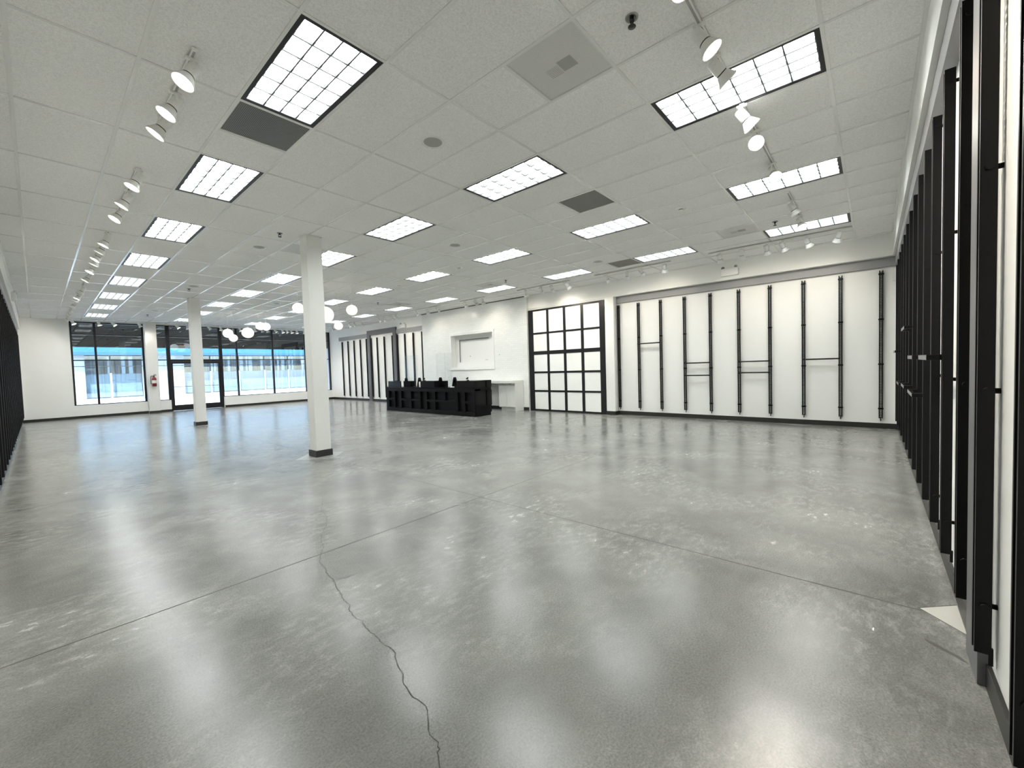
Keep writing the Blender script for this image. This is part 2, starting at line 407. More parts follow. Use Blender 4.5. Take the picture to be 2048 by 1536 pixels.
struct(MB().box(XL, XR, 64.35, 65.2, 12.4, 13).build('trim_17', M['wall']))

# troffers
def make_troffer():
    r = thing('ceiling_light', '', 'ceiling light')
    b = MB()                                             # black regress frame
    o, i = .045, .13
    for q in ((o, i, o, 4 - o), (2 - i, 2 - o, o, 4 - o), (i, 2 - i, o, i), (i, 2 - i, 4 - i, 4 - o)):
        b.box(*q, -.012, .10)
    b.build('frame', M['black_frame'], r)
    b = MB()                                             # parabolic louver: blades wider at the top
    x0, x1, y0, y1 = .15, 1.85, .15, 3.85; tb, tt, zb, zt = .017, .022, .01, .115
    def blade(pos, axis, a, c):
        n = 4; prof = []
        for k in range(n + 1):
            t = k / n; prof.append((pos - (tb + (tt - tb) * t ** 2), zb + (zt - zb) * t))
        for k in range(n, -1, -1):
            t = k / n; prof.append((pos + (tb + (tt - tb) * t ** 2), zb + (zt - zb) * t))
        b.prism(prof, axis, a, c)
    for k in range(1, 4): blade(x0 + (x1 - x0) * k / 4, 'y', y0, y1)
    for k in range(1, 6): blade(y0 + (y1 - y0) * k / 6, 'x', x0, x1)
    b.box(.13, .155, .13, 3.87, .0, .12); b.box(1.845, 1.87, .13, 3.87, .0, .12); b.box(.155, 1.845, .13, .155, .0, .12); b.box(.155, 1.845, 3.845, 3.87, .0, .12)
    b.build('louver', M['louver'], r)
    MB().box(.13, 1.87, .13, 3.87, .122, .135).build('diffuser', M['lens'], r)
    b = MB(); b.box(.02, 1.98, .02, 3.98, .37, .42); b.box(.02, .045, .02, 3.98, .0, .37); b.box(1.955, 1.98, .02, 3.98, .0, .37); b.box(.045, 1.955, .02, .045, .0, .37); b.box(.045, 1.955, 3.955, 3.98, .0, .37)
    b.build('housing', M['black_frame'], r)
    return r
proto = make_troffer(); first = True
rowname = {0: 'the row nearest the left wall', 8: 'the second row from the left wall', 16: 'the third row from the left wall', 24: 'the row nearest the right wall'}
for x, ys in LIGHTS.items():
    for k, y in enumerate(ys):
        o = proto if first else copy_tree(proto); first = False
        o.location = Vector((x, y, ZC)) * F
        o['label'] = ('fluorescent ceiling panel, %s from the camera in %s' % (ORD[k], rowname[x])) if k < len(ys) - 1 else \
                     ('fluorescent ceiling panel nearest the shop windows in %s' % rowname[x])
        o['group'] = 'fluorescent ceiling panels'

# vents
def make_vent(m):
    r = thing('ceiling_vent', '', 'air vent')
    b = MB()
    for q in ((.03, .07, .03, 1.97), (1.93, 1.97, .03, 1.97), (.07, 1.93, .03, .07), (.07, 1.93, 1.93, 1.97)): b.box(*q, -.012, .02)
    b.build('frame', M['grid'] if m is M['eggcrate'] else M['perf'], r)
    MB().box(.07, 1.93, .07, 1.93, .0, .02).build('grille', m, r)
    if m is M['perf']:
        b = MB(); b.box(.85, 1.25, .62, 1.02, -.0035, -.0005); b.build('dust_mark', M['grille'], r)
        b = MB()
        for k in range(7): b.box(.95 + .05 * k, .965 + .05 * k, 1.05, 1.4, -.003, -.0005)
        b.build('dust_streaks', M['grille'], r)
    return r
labs = {(0, 4): 'dark grey egg-crate ceiling grille beside the nearest light of the left row', (12, 0): 'dark grey square egg-crate grille in the middle of the ceiling',
        (24, 4): 'dark grey egg-crate grille near the right wall track lights', (4, -4): 'large pale grey perforated ceiling vent with a dusty patch, nearest the camera',
        (22, -4): 'pale grey perforated vent with dusty patches near the right wall', (22, 16): 'pale grey perforated ceiling vent above the front of the black counter',
        (22, 30): 'pale grey perforated ceiling vent farthest away near the brick wall', (6, 16): 'perforated ceiling vent half hidden behind the nearer column'}
for lst, m in ((VENTS_DARK, M['eggcrate']), (VENTS_PERF, M['perf'])):
    p = None
    for x, y in lst:
        p0 = p
        o = make_vent(m) if p is None else copy_tree(p); p = p or o
        o.location = Vector((x, y, ZC)) * F; o['label'] = labs[(x, y)]; o['group'] = 'ceiling air vents'

# round speakers
p = None
for x, y, lab in ((4.98, 2.0, 'round white ceiling speaker nearest the camera'), (12.96, 10.04, 'round ceiling speaker in the middle of the room between light rows'),
                  (4.95, 18.0, 'round ceiling speaker just left of the nearer column'), (23.05, 6.1, 'round ceiling speaker beside the dark grille near the right wall'),
                  (4.9, 32.9, 'round ceiling speaker above the farther column'), (5.0, 50.4, 'round ceiling speaker nearest the shop windows'),
                  (12.92, 38.0, 'round ceiling speaker between the two groups of globe lamps')):
    if p is None:
        o = thing('ceiling_speaker', '', 'speaker')
        MB().lathe([(.30, -.012), (.34, -.022), (.37, -.018), (.385, 0)], n=32).build('ring', M['grid'], o)
        MB().lathe([(0, -.02), (.30, -.014)], n=32).build('grille', M['grille'], o); p = o
    else: o = copy_tree(p)
    o.location = Vector((x, y, ZC)) * F; o['label'] = lab; o['group'] = 'ceiling speakers'
# smoke detectors
p = None
for x, y, lab in ((17, -1.84, 'white smoke detector on the ceiling nearest the camera'), (16.84, 14.05, 'white smoke detector on the ceiling in front of the counter'),
                  (17.14, 22.2, 'white smoke detector above the left end of the counter'), (16.7, 45.6, 'white smoke detector near the far globe lamps')):
    if p is None:
        o = thing('smoke_detector', '', 'smoke detector')
        MB().lathe([(.24, 0), (.24, -.03), (.19, -.05), (.12, -.055)], n=24).build('base', M['white_plastic'], o)
        MB().lathe([(.10, -.05), (.10, -.08)], n=20).build('sensor_slot', M['rubber'], o)
        MB().lathe([(.115, -.08), (.11, -.12), (.05, -.14), (0, -.14)], n=20).build('cap', M['white_plastic'], o); p = o
    else: o = copy_tree(p)
    o.location = Vector((x, y, ZC)) * F; o['label'] = lab; o['group'] = 'smoke detectors'
# sprinklers
p = None
for x, y, lab in ((4.88, -4.95, 'dark metal sprinkler head nearest the camera'), (4.87, 14.7, 'small sprinkler head on the ceiling left of the nearer column'),
                  (22.76, -4.86, 'dark sprinkler head beside the dusty vent near the right wall'), (20.6, 31.3, 'small dark sprinkler head above the counter towards the far racks'),
                  (22.7, 14.7, 'dark sprinkler head above the right end of the counter'), (4.86, 34.4, 'sprinkler head above the farther column'),
                  (4.91, 54.5, 'sprinkler head nearest the shop windows')):
    if p is None:
        o = thing('sprinkler_head', '', 'sprinkler')
        MB().lathe([(.14, 0), (.135, -.02), (.08, -.03), (.075, -.004)], n=20).build('escutcheon', M['chrome'], o)
        b = MB(); b.tube((0, 0, 0), (0, 0, -.09), .05); b.path([(.045, 0, -.08), (.07, 0, -.13), (.015, 0, -.19)], .014); b.path([(-.045, 0, -.08), (-.07, 0, -.13), (-.015, 0, -.19)], .014)
        b.build('frame', M['dark_metal'], o)
        MB().lathe([(0, -.19), (.085, -.195), (.085, -.205), (0, -.21)], n=12).build('deflector', M['dark_metal'], o); p = o
    else: o = copy_tree(p)
    o.location = Vector((x, y, ZC)) * F; o['label'] = lab; o['group'] = 'sprinkler heads'

# ------------------------------------------------------------------ track lights
def track(x0, y0, x1, y1, lab):
    L = math.dist((x0, y0), (x1, y1)); r = thing('light_track', lab, 'light track', (x0, y0, ZC), math.atan2(y1 - y0, x1 - x0), 'ceiling light tracks')
    b = MB(); b.box(0, L, -.058, -.028, -.075, -.018); b.box(0, L, .028, .058, -.075, -.018); b.box(0, L, -.058, .058, -.03, -.018)
    b.build('rail', M['white_plastic'], r)
    for e in (-.02, L - .05): MB().box(e, e + .07, -.066, .066, -.08, -.016, .006).build('end_cap', M['white_plastic'], r)
    MB().box(.05, L - .05, -.028, .028, -.06, -.03).build('conductor_slot', M['grille'], r)
def make_head():
    r = thing('track_spotlight', '', 'spotlight')
    MB().box(-.045, .045, -.13, .13, -.12, -.06, .01).build('adapter', M['white_plastic'], r)
    b = MB(); b.tube((0, 0, -.11), (0, 0, -.17), .035)
    b.box(-.16, .16, -.03, .03, -.185, -.165); b.box(-.16, -.145, -.03, .03, -.36, -.165); b.box(.145, .16, -.03, .03, -.36, -.165)
    b.build('yoke', M['white_plastic'], r)
    pv = Vector((0, 0, -.34))
    b = MB(); b.lathe([(0, .16), (.10, .16), (.125, .14), (.135, -.12), (.125, -.20)], n=20); b.tube((-.15, 0, 0), (.15, 0, 0), .03, n=8)
    h = b.build('housing', M['white_plastic'], r, pv)
    MB().lathe([(.128, -.19), (.128, -.215)], n=20).build('gap_ring', M['rubber'], h)
    MB().lathe([(.125, -.21), (.15, -.25), (.20, -.36), (.235, -.42), (.235, -.445), (.222, -.445), (.19, -.36), (.14, -.25)], n=24).build('shade', M['white_plastic'], h)
    MB().lathe([(.0, -.40), (.07, -.397), (.125, -.38), (.15, -.35)], n=20).build('bulb', M['bulb'], h)
    return r
head = make_head(); used = [False]
HEADS = []
def put_head(x, y, aim, along, label, group, power=0.0, warm=True, cone=112):
    o = head if not used[0] else copy_tree(head); used[0] = True
    o.location = Vector((x, y, ZC)) * F; o.rotation_euler = (0, 0, along); o['label'] = label; o['group'] = group
    a = Vector(aim).normalized(); a = Matrix.Rotation(-along, 3, 'Z') @ a
    for c in o.children:
        if c.name.startswith('housing'):
            c.rotation_mode = 'QUATERNION'; c.rotation_quaternion = Vector((0, 0, -1)).rotation_difference(a)
    if power:
        l = bpy.data.lights.new('spot_beam', 'SPOT'); l.energy = power; l.color = (1, .90, .76) if warm else (1, .95, .88)
        l.spot_size = math.radians(cone); l.spot_blend = 1.0; l.shadow_soft_size = .045
        lo = bpy.data.objects.new('spot_beam', l); COL.objects.link(lo)
        aw = Vector(aim).normalized(); lo.location = (Vector((x, y, ZC - .34)) + aw * .47) * F
        lo.rotation_euler = aw.to_track_quat('-Z', 'Y').to_euler()
    HEADS.append(o)

track(-1.2, 2.7, -1.2, 6.7, 'white ceiling light track nearest the camera on the left')
track(-1.2, 10.7, -1.2, 16.2, 'second white light track from the camera along the left row')
track(-1.2, 19.8, -1.2, 33.0, 'third white light track from the camera along the left row')
track(-1.2, 36.0, -1.2, 61.6, 'long white light track of the left row ending at the windows')
T1 = [3.3, 5.0, 6.3, 11.0, 13.4, 15.5, 20.4, 22.2, 24.3, 25.6, 28.2, 31.5, 37.5, 40.6, 42.2, 46.5, 54.0, 59.0]
for k, y in enumerate(T1):
    yy = y - .25
    put_head(-1.2, yy, (-.5 - .06 * (k % 3 - 1), .03 + .12 * ((k * 7) % 5 - 2) / 2, -.85) if k < 15 else (-.5, .55, -.67), PI / 2, 'white lit track spotlight over the left side, %s from the camera' % ORD[k], 'left row track spotlights', power=(18 if k < 15 else 31), warm=k < 15)
track(2.6, -6, 7.9, -6, 'white light track overhead nearest the camera on the right')
track(9.9, -6, 15.4, -6, 'white light track between the two nearest right-hand ceiling panels')
track(18.4, -6, 23.6, -6, 'white light track running up to the farthest of the near right panels')
T2 = [(4.2, (-.25, -.6, -.76)), (6.0, (.16, -.55, -.85)), (7.25, (.55, -.48, -.68)), (9.9, (.3, -.52, -.80)), (11.7, (-.75, -.2, -.62)), (14.7, (-.5, -.3, -.8)), (19.6, (.3, -.4, -.8)), (22.4, (-.35, -.3, -.9))]
for k, (x, a) in enumerate(T2):
    put_head(x, -6, a, 0, 'white track spotlight over the near right-hand wall, %s from the camera' % ORD[k], 'near right track spotlights', power=(85 if k == 0 else 46), cone=86)
segs = [(-7.95, -.3), (2.3, 8.6), (11.0, 17.0), (21.4, 25.2), (28.6, 35), (37.2, 42.6), (45.3, 50), (52.5, 57)]
for k, (a, c) in enumerate(segs):
    track(26.95, a, 26.95, c, 'white light track along the right wall, %s from the near corner' % ORD[k])
T3 = [-7.4, -5.85, -4.6, -3.75, -2.35, -1.0, 2.75, 4.6, 5.7, 7.5, 11.3, 13.0, 14.2, 16.0, 21.8, 22.9, 24.5, 29.2, 31.0, 33.3, 37.6, 38.6, 40.3, 41.7, 46.3, 48.2, 49.7, 53.3, 55.2]
for k, y in enumerate(T3):
    rr = random.Random(k * 3 + 1)
    lab = 'white track spotlight aimed at the right wall, %s from the near corner' % (ORD[k] if k < 20 else '%s from the far end, not counting back' % ORD[len(T3) - 1 - k])
    if k >= 20: lab = 'small white track spotlight aimed at the far right racks, %s from the window end' % ORD[len(T3) - 1 - k]
    put_head(26.95, y, (rr.uniform(.45, .8), rr.uniform(-.35, .35), -.72), PI / 2, lab, 'right wall track spotlights', power=(8 if not 10 <= k <= 13 else 25))
track(-1.0, 62.3, 28.4, 62.3, 'long white light track in front of the shop windows')
T4 = [-.83, 1.39, 2.62, 5.1, 8.9, 10.1, 12.5, 13.95, 16.3, 18.35, 19.3, 20.0, 21.15, 22.25, 22.95, 23.6, 24.45, 25.6]
for k, x in enumerate(T4):
    rr = random.Random(k + 50)
    put_head(x, 62.3, (rr.uniform(.1, .6), rr.uniform(-.3, .15), -.8), 0, 'small white track spotlight before the shop windows, %s from the left' % ORD[k], 'window track spotlights', power=14)
put_head(27.3, 62.3, (.5, -.2, -.7), 0, 'white spotlight in the far corner, left one of two', 'window track spotlights')
put_head(28.1, 62.3, (.6, .2, -.7), 0, 'white spotlight in the far corner, right one of two', 'window track spotlights')

# ------------------------------------------------------------------ globe pendants
def pendant(x, y, zc, r, lab, grp, m):
    o = thing('globe_pendant', lab, 'pendant lamp', (x, y, ZC), 0, grp)
    MB().lathe([(.30, 0), (.30, -.03), (.26, -.045), (.06, -.06), (.05, -.10)], n=28).build('canopy', M['white_plastic'], o)
    MB().tube((0, 0, -.08), (0, 0, zc + r * 1.05 - ZC), .011, n=6).build('cord', M['white_plastic'], o)
    MB().tube((0, 0, zc + r * .93 - ZC), (0, 0, zc + r * 1.12 - ZC), .06, .045, n=12).build('fitter', M['white_plastic'], o)
    prof = [(max(1e-7, r * math.sin(PI * k / 24)), r * math.cos(PI * k / 24) * .97 + zc - ZC) for k in range(25)]
    prof[0] = (0, prof[0][1]); prof[-1] = (0, prof[-1][1])
    MB().lathe(prof, n=36).build('globe', m, o)
    return o
G1, G2 = 'globe lamps over the near group', 'globe lamps over the window group'
pendant(11.43, 29.07, 10.34, .46, 'cream globe lamp peeking out left of the nearer column', G1, M['globe'])
pendant(12.7, 26.81, 9.61, .73, 'largest cream globe lamp half hidden behind the nearer column', G1, M['globe'])
pendant(14.06, 24.69, 9.88, .45, 'cream globe lamp hanging highest right of the nearer column', G1, M['globe'])
pendant(14.94, 28.95, 8.97, .38, 'small cream globe lamp hanging low right of the nearer column', G1, M['globe'])
pendant(11.56, 49.88, 9.76, .54, 'bluish white globe lamp leftmost of the window group', G2, M['globe_bright'])
pendant(10.96, 45.73, 8.89, .43, 'small globe lamp hanging lowest before the windows', G2, M['globe'])
pendant(12.92, 47.36, 9.69, .64, 'large cream globe lamp in the middle of the window group', G2, M['globe'])
pendant(14.87, 49.16, 10.75, .51, 'cream globe lamp partly behind a brighter one near the windows', G2, M['globe'])
pendant(14.18, 45.11, 10.28, .46, 'bright white globe lamp rightmost of the window group', G2, M['globe_bright'])

# ------------------------------------------------------------------ columns
for x, y, lab in ((5.86, 13.87, 'nearer square white column with a black rubber base'), (5.78, 39.1, 'farther square white column with a black rubber base, before the glass door')):
    o = thing('column', lab, 'column', (x, y, 0), 0, 'square white columns')
    MB().box(0, .81, 0, .81, 0, 11.985, .012).build('shaft', M['column'], o)
    b = MB(); e = .055
    b.box(-e, .81 + e, -e, 0, .015, .36); b.box(-e, .81 + e, .81, .81 + e, .015, .36); b.box(-e, 0, 0, .81, .015, .36); b.box(.81, .81 + e, 0, .81, .015, .36)
    b.build('base_trim', M['rubber'], o)
    b = MB(); b.box(-.03, .84, -.03, .84, 11.94, 11.985); b.build('ceiling_angle', M['grid'], o)

# ------------------------------------------------------------------ wall rack uprights
def make_upright():
    r = thing('rack_upright', '', 'rack upright')
    for s in (-1, 1):
        MB().box(s * .075 - .024, s * .075 + .024, .06, .21, .65, 9.85, .004).build('bar', M['black_metal'], r)
    b = MB(); xs = (-.058, -.049, .049, .058); zs = []; z = .70
    while z < 9.8: zs += [z, z + .036]; z += .098
    V = [[[b.bm.verts.new((x, y, zz)) for y in (.11, .155)] for x in xs] for zz in zs]
    nf = b.bm.faces.new
    for i in range(len(zs) - 1):
        for j in range(3):
            if j == 1 and i % 2: continue                       # slot
            p = ((i, j), (i, j + 1), (i + 1, j + 1), (i + 1, j))
            for d in (0, 1): nf([V[a][c][d] for a, c in p])
            if j != 1: 
                for jj in ((j, j + 1) if i % 2 else ((j,) if j == 0 else (j + 1,))): nf([V[i][jj][0], V[i + 1][jj][0], V[i + 1][jj][1], V[i][jj][1]])
            else:
                for ii in (i, i + 1): nf([V[ii][1][0], V[ii][2][0], V[ii][2][1], V[ii][1][1]])
    b.build('slotted_strip', M['black_metal'], r)
    for z in (1.26, 4.05, 6.84, 9.64):
        b = MB(); b.tube((-.13, .12, z), (.13, .12, z), .05, n=10); b.tube((0, 0, z), (0, .12, z), .035, n=8); b.build('standoff', M['black_metal'], r)
    MB().box(-.022, .022, .03, .075, .475, .70).build('foot', M['black_metal'], r)
    return r
up = make_upright(); upu = [False]
def put_up(x, y, rz, lab, grp):
    o = up if not upu[0] else copy_tree(up); upu[0] = True
    o.location = Vector((x, y, 0)) * F; o.rotation_euler = (0, 0, rz); o['label'] = lab; o['group'] = grp
for k, y in enumerate([8.42, 6.55, 4.6, 2.65, .69, -1.30, -3.30, -5.28, -7.27, -9.25]):
    put_up(XR, y, PI / 2, 'black ladder-like wall upright on the right wall, %s from the white-paned door' % ORD[k], 'uprights beside the paned door')
for k, x in enumerate([2.0, 4.02, 5.62, 7.62, 9.65, 11.65, 13.6, 15.6, 17.6, 19.6, 21.6, 23.6, 25.6, 27.6, 29.6]):
    put_up(x, YN, 0, 'black wall upright seen edge-on along the near right wall, %s from the camera' % ORD[k], 'uprights on the near right wall')
for k, y in enumerate([59.7, 57.7, 55.7, 53.7, 51.78, 50.36, 48.65, 46.68, 44.5, 43.2, 41.35, 39.35, 37.35]):
    put_up(XR, y, PI / 2, 'thin black upright on the far right wall, %s from the shop windows' % ORD[k], 'uprights on the far right wall')
for k in range(25):
    put_up(XL, 62.4 - 2.0 * k, -PI / 2, 'black upright in the dense dark row along the left wall', 'uprights on the left wall')

def make_bar():
    r = thing('hang_bar', '', 'hang bar')
    MB().box(.05, 1.93, .34, .42, -.05, .05, .006).build('rail', M['black_gloss'], r)
    for s in (0, 1.90):
        MB().box(s, s + .07, .17, .42, -.055, .055, .006).build('bracket', M['black_metal'], r)
    return r
hb = make_bar(); hbu = [False]
def put_bar(x, y, z, rz, lab, sx=1.0):
    o = hb if not hbu[0] else copy_tree(hb); hbu[0] = True
    o.location = Vector((x, y, z)) * F; o.rotation_euler = (0, 0, rz); o['label'] = lab; o['group'] = 'black hang bars between uprights'
for y, z, lab in ((4.6, 6.27, 'black hang bar highest on the right wall, nearest the white-paned door'), (.69, 4.47, 'upper of two black hang bars in the pair left of centre on the right wall'),
                  (.69, 3.48, 'lower of two black hang bars in the pair left of centre on the right wall'), (-3.3, 4.46, 'upper of two black hang bars in the centre pair on the right wall'),
                  (-3.3, 3.64, 'lower of two black hang bars in the centre pair on the right wall'), (-7.25, 4.48, 'single black hang bar nearest the near corner on the right wall')):
    put_bar(XR, y, z, PI / 2, lab)
for x, z, lab in ((7.62, 4.48, 'black hang bar on the near right wall, closest to the camera'), (11.65, 4.48, 'upper black hang bar second along the near right wall'), (11.65, 3.45, 'lower black hang bar second along the near right wall'),
                  (15.6, 5.5, 'highest black hang bar on the near right wall'), (15.6, 3.45, 'low black hang bar below the highest one on the near right wall'),
                  (19.6, 3.35, 'low black hang bar farther along the near right wall'), (23.6, 4.75, 'farthest black hang bar on the near right wall')):
    put_bar(x, YN, z, 0, lab)

# ------------------------------------------------------------------ white-paned black door panel
o = thing('paned_door', 'large black framed panel of twenty frosted white panes in the right wall', 'paned door', (30.2, 9.52, 0))
cols = [(8.25, 6.52), (6.26, 4.51), (4.23, 2.52), (2.23, .53)]; rows = [(10.27, 8.08), (7.9, 6.16), (5.81, 4.08), (3.89, 2.15), (1.97, .18)]
b = MB(); ys = [0] + [v for c in cols[::-1] for v in c[::-1]] + [8.86]
for i in range(0, len(ys), 2): b.box(0, .14, ys[i], ys[i + 1], .0, 10.45)
zs = [10.45] + [v for r in rows for v in r] + [0]
for i in range(0, len(zs), 2):
    for c in cols: b.box(.015, .13, c[1], c[0], zs[i + 1], zs[i])
b.build('frame', M['black_frame'], o)
for c in cols:
    for r in rows: MB().box(.05, .09, c[1] - .02, c[0] + .02, r[1] - .02, r[0] + .02).build('pane', M['pane_white'], o)
MB().box(-.03, .0, .0, .42, .0, 10.45, .008).build('side_jamb', M['black_frame'], o)
struct(MB().box(30.36, XR, 9.5, 18.42, 0, 10.6).build('trim_18', M['wall']))

# ------------------------------------------------------------------ counter
CT = thing('sales_counter', 'long black gloss sales counter with cubby shelves along its front', 'counter', (23.1, 19.4, 0))
Lc = 15.0
b = MB()       # carcass behind the cubbies
b.box(.22, 2.25, .02, Lc, .3, 2.62); b.box(.12, 2.1, .1, Lc - .1, 0, .3)
b.build('body', M['counter_matt'], CT)
MB().box(-.02, 2.27, -.0, Lc + .02, 2.62, 2.76, .006).build('worktop', M['counter'], CT)
ve = [(0, .10), (.42, .52) , (1.38, 1.56), (2.42, 2.78), (5.92, 6.26), (7.31, 7.45), (8.45, 8.72), (10.1, 10.49), (11.99, 12.19), (13.24, 13.39), (14.47, 15.0)]
b = MB()
b.box(0, .75, 0, Lc, .30, .42); b.box(0, .75, 0, Lc, 2.3, 2.62); b.box(-.02, .12, -.01, Lc, 0, .30)
for y0, y1 in ((0, .35), (1.38, 1.56), (2.42, 2.78), (5.92, 6.26), (7.31, 7.45), (8.45, 8.72), (10.1, 10.49), (11.99, 12.19), (13.24, 13.39), (14.47, 15.0)):
    b.box(0, .75, y0, y1, .42, 2.3)
for y0, y1 in ((.35, 1.38), (2.78, 5.92), (6.26, 7.31), (8.72, 11.99), (13.39, 14.47)):
    b.box(.02, .75, y0, y1, 1.24, 1.46)
for y in (4.42, 10.3): b.box(.02, .75, y - .1, y + .1, 1.46, 2.3)
b.build('cubby_shelving', M['counter_matt'], CT)
b = MB()       # gloss end panel with grooves
for y0, y1, z0, z1 in ((.0, 1.34, 1.0, 2.47), (1.56, 2.26, 1.0, 2.47)):
    b.box(y0, y1, -.06, -.0, z0, z1, .006)
b.box(.02, 2.25, .0, .06, .3, 2.62)
b.build('end_panel', M['counter'], CT)
MB().box(.05, 2.1, -.03, .1, 0, .98).build('end_plinth', M['counter_matt'], CT)
def ledge(x0, x1, y0, y1, h, lab, m=M['counter_matt'], name='counter_ledge', cat='counter ledge'):
    o = thing(name, lab, cat, (23.1 + x0, 19.4 + y0, 2.765), 0, 'raised ledges on the counter')
    MB().box(0, x1 - x0, 0, y1 - y0, 0, h - .04, .006).build('body', m, o)
    MB().box(-.01, x1 - x0 + .01, -.01, y1 - y0 + .01, h - .04, h, .004).build('top', M['counter'], o)
    return o
e = ledge(0, 2.25, .0, 2.5, .67, 'longest raised black gloss ledge at the right end of the counter', M['counter'])
for y0, y1 in ((.0, 1.34), (1.56, 2.26)): MB().box(y0, y1, -.05, 0, .0, .63, .005).build('end_facing', M['counter'], e)
ledge(.05, .8, 6.05, 8.4, .67, 'raised black ledge in the middle front of the counter')
ledge(1.2, 1.7, 11.8, 13.2, .62, 'low black ledge between the two left terminal stands on the counter')
ledge(1.2, 1.7, 5.8, 6.7, .62, 'short black ledge just right of the third terminal stand')
ledge(1.2, 1.7, 7.7, 8.9, .62, 'short black ledge just left of the third terminal stand')
ledge(.02, .10, 12.0, 14.55, .66, 'glossy black screen panel standing at the left end of the counter', M['counter'], 'counter_screen', 'counter screen')
# tapered terminal stands and small items
p = None
for y, lab in ((32.95, 'tapered black terminal stand leftmost on the counter'), (30.35, 'second tapered black terminal stand from the left on the counter'), (26.6, 'third tapered black terminal stand from the left on the counter'), (24.25, 'rightmost tapered black terminal stand on the counter')):
    if p is None:
        o = thing('terminal_stand', '', 'terminal stand')
        b = MB(); b.prism([(-.42, 0), (.42, 0), (.17, .90), (.11, .98), (-.11, .98), (-.17, .90)], 'x', -.07, .07); b.build('body', M['counter_matt'], o)
        b = MB(); b.prism([(-.17, .40), (.17, .40), (.11, .86), (-.11, .86)], 'x', -.09, -.069); b.build('screen', M['counter'], o); p = o
    else: o = copy_tree(p)
    o.location = Vector((24.93, y, 2.765)) * F; o['label'] = lab; o['group'] = 'terminal stands on the counter'
def gadget(x, y, lab):
    o = thing('barcode_scanner', lab, 'scanner', (x, y, 3.44), 0, 'scanners on the counter')
    b = MB(); b.lathe([(.0, 0), (.13, 0), (.13, .03), (.03, .06), (.025, .2)], n=16); b.build('stand', M['counter_matt'], o)
    b = MB(); b.box(-.05, .05, -.16, .12, .17, .29, .02, Matrix.Rotation(-.5, 4, 'X')); b.build('head', M['counter_matt'], o)
gadget(23.5, 20.7, 'small black scanner on the raised right end of the counter')
gadget(23.5, 27.5, 'small black scanner on the raised middle ledge of the counter')
o = thing('card_terminal', 'black card terminal behind the gloss screen at the left end of the counter', 'card terminal', (24.3, 33.85, 2.765))
b = MB(); b.prism([(-.3, 0), (.35, 0), (.35, .28), (-.05, .66), (-.3, .66)], 'y', -.3, .3); b.build('body', M['counter_matt'], o)
MB().box(-.28, .05, -.22, .22, .665, .69, .005).build('keypad', M['counter'], o)
o = tag(MB().box(-.06, .06, -.14, .14, 0, .58, .01).build('paper_roll_box', M['label_white'], None, (23.3, 28.05, 2.765)), 'narrow white box standing beside the second terminal stand on the counter', 'box')
tag(MB().box(-.1, .1, -.2, .2, 0, .10, .01).build('white_card_tray', M['label_white'], None, (23.4, 22.9, 2.765)), 'small white tray lying between two terminal stands on the counter', 'tray')
# clear acrylic shields
for y0, y1, z1, lab in ((24.8, 27.6, 6.38, 'clear acrylic shield with peeling film standing on the counter before the brick wall'), (30.9, 33.6, 6.35, 'clear acrylic shield standing at the left end of the counter')):
    o = thing('acrylic_shield', lab, 'acrylic shield', (25.2, y0, 2.765), 0, 'acrylic shields on the counter')
    MB().box(-.012, .012, 0, y1 - y0, .05, z1 - 2.76).build('sheet', M['acrylic'], o)
    for yy in (.25, y1 - y0 - .25): MB().box(-.15, .15, yy - .03, yy + .03, 0, .12).build('foot', M['acrylic'], o)
    if y0 < 26:
        b = MB(); pr = []
        n = 14
        for k in range(n + 1):
            t = k / n; pr.append((.02 - .10 * math.sin(t * PI) ** 2 - .5 * t ** 3 * 0, .55 - .75 * t ** 2, 3.5 - 3.3 * t))
        for k in range(n):
            a, c = pr[k], pr[k + 1]
            b.quad((a[0] - .02, a[1], a[2]), (a[0] - .05, a[1] + .55, a[2]), (c[0] - .05, c[1] + .62, c[2]), (c[0] - .02, c[1], c[2]))
        f = b.build('film', M['acrylic'], o)

# white back cabinet
CB = thing('back_cabinet', 'white laminate back counter with two doors against the brick wall', 'cabinet', (28.25, 19.1, 0))
b = MB(); b.box(.0, 1.72, 0, 8.2, 2.92, 3.22, .012); b.build('worktop', M['white_lam'], CB)
b = MB(); b.box(.35, 1.70, 0, .12, 0, 2.92, .008); b.build('end_panel', M['white_lam'], CB)
b = MB(); b.box(.42, 1.70, .12, 2.35, .38, 2.92); b.build('carcass', M['white_lam'], CB)
b = MB(); b.box(.60, 1.70, .12, 2.2, 0, .38); b.build('toe_kick', M['white_lam'], CB)
for y0, y1 in ((.16, 1.22), (1.25, 2.33)):
    d = MB().box(.37, .42, y0, y1, .42, 2.86, .006).build('door', M['white_lam'], CB)
    MB().box(.345, .375, (y0 + y1) / 2 - .18, (y0 + y1) / 2 + .18, 2.83, 2.87).build('handle', M['chrome'], d)
b = MB(); b.box(.5, 1.70, 7.9, 8.1, 0, 2.92); b.build('end_panel', M['white_lam'], CB)

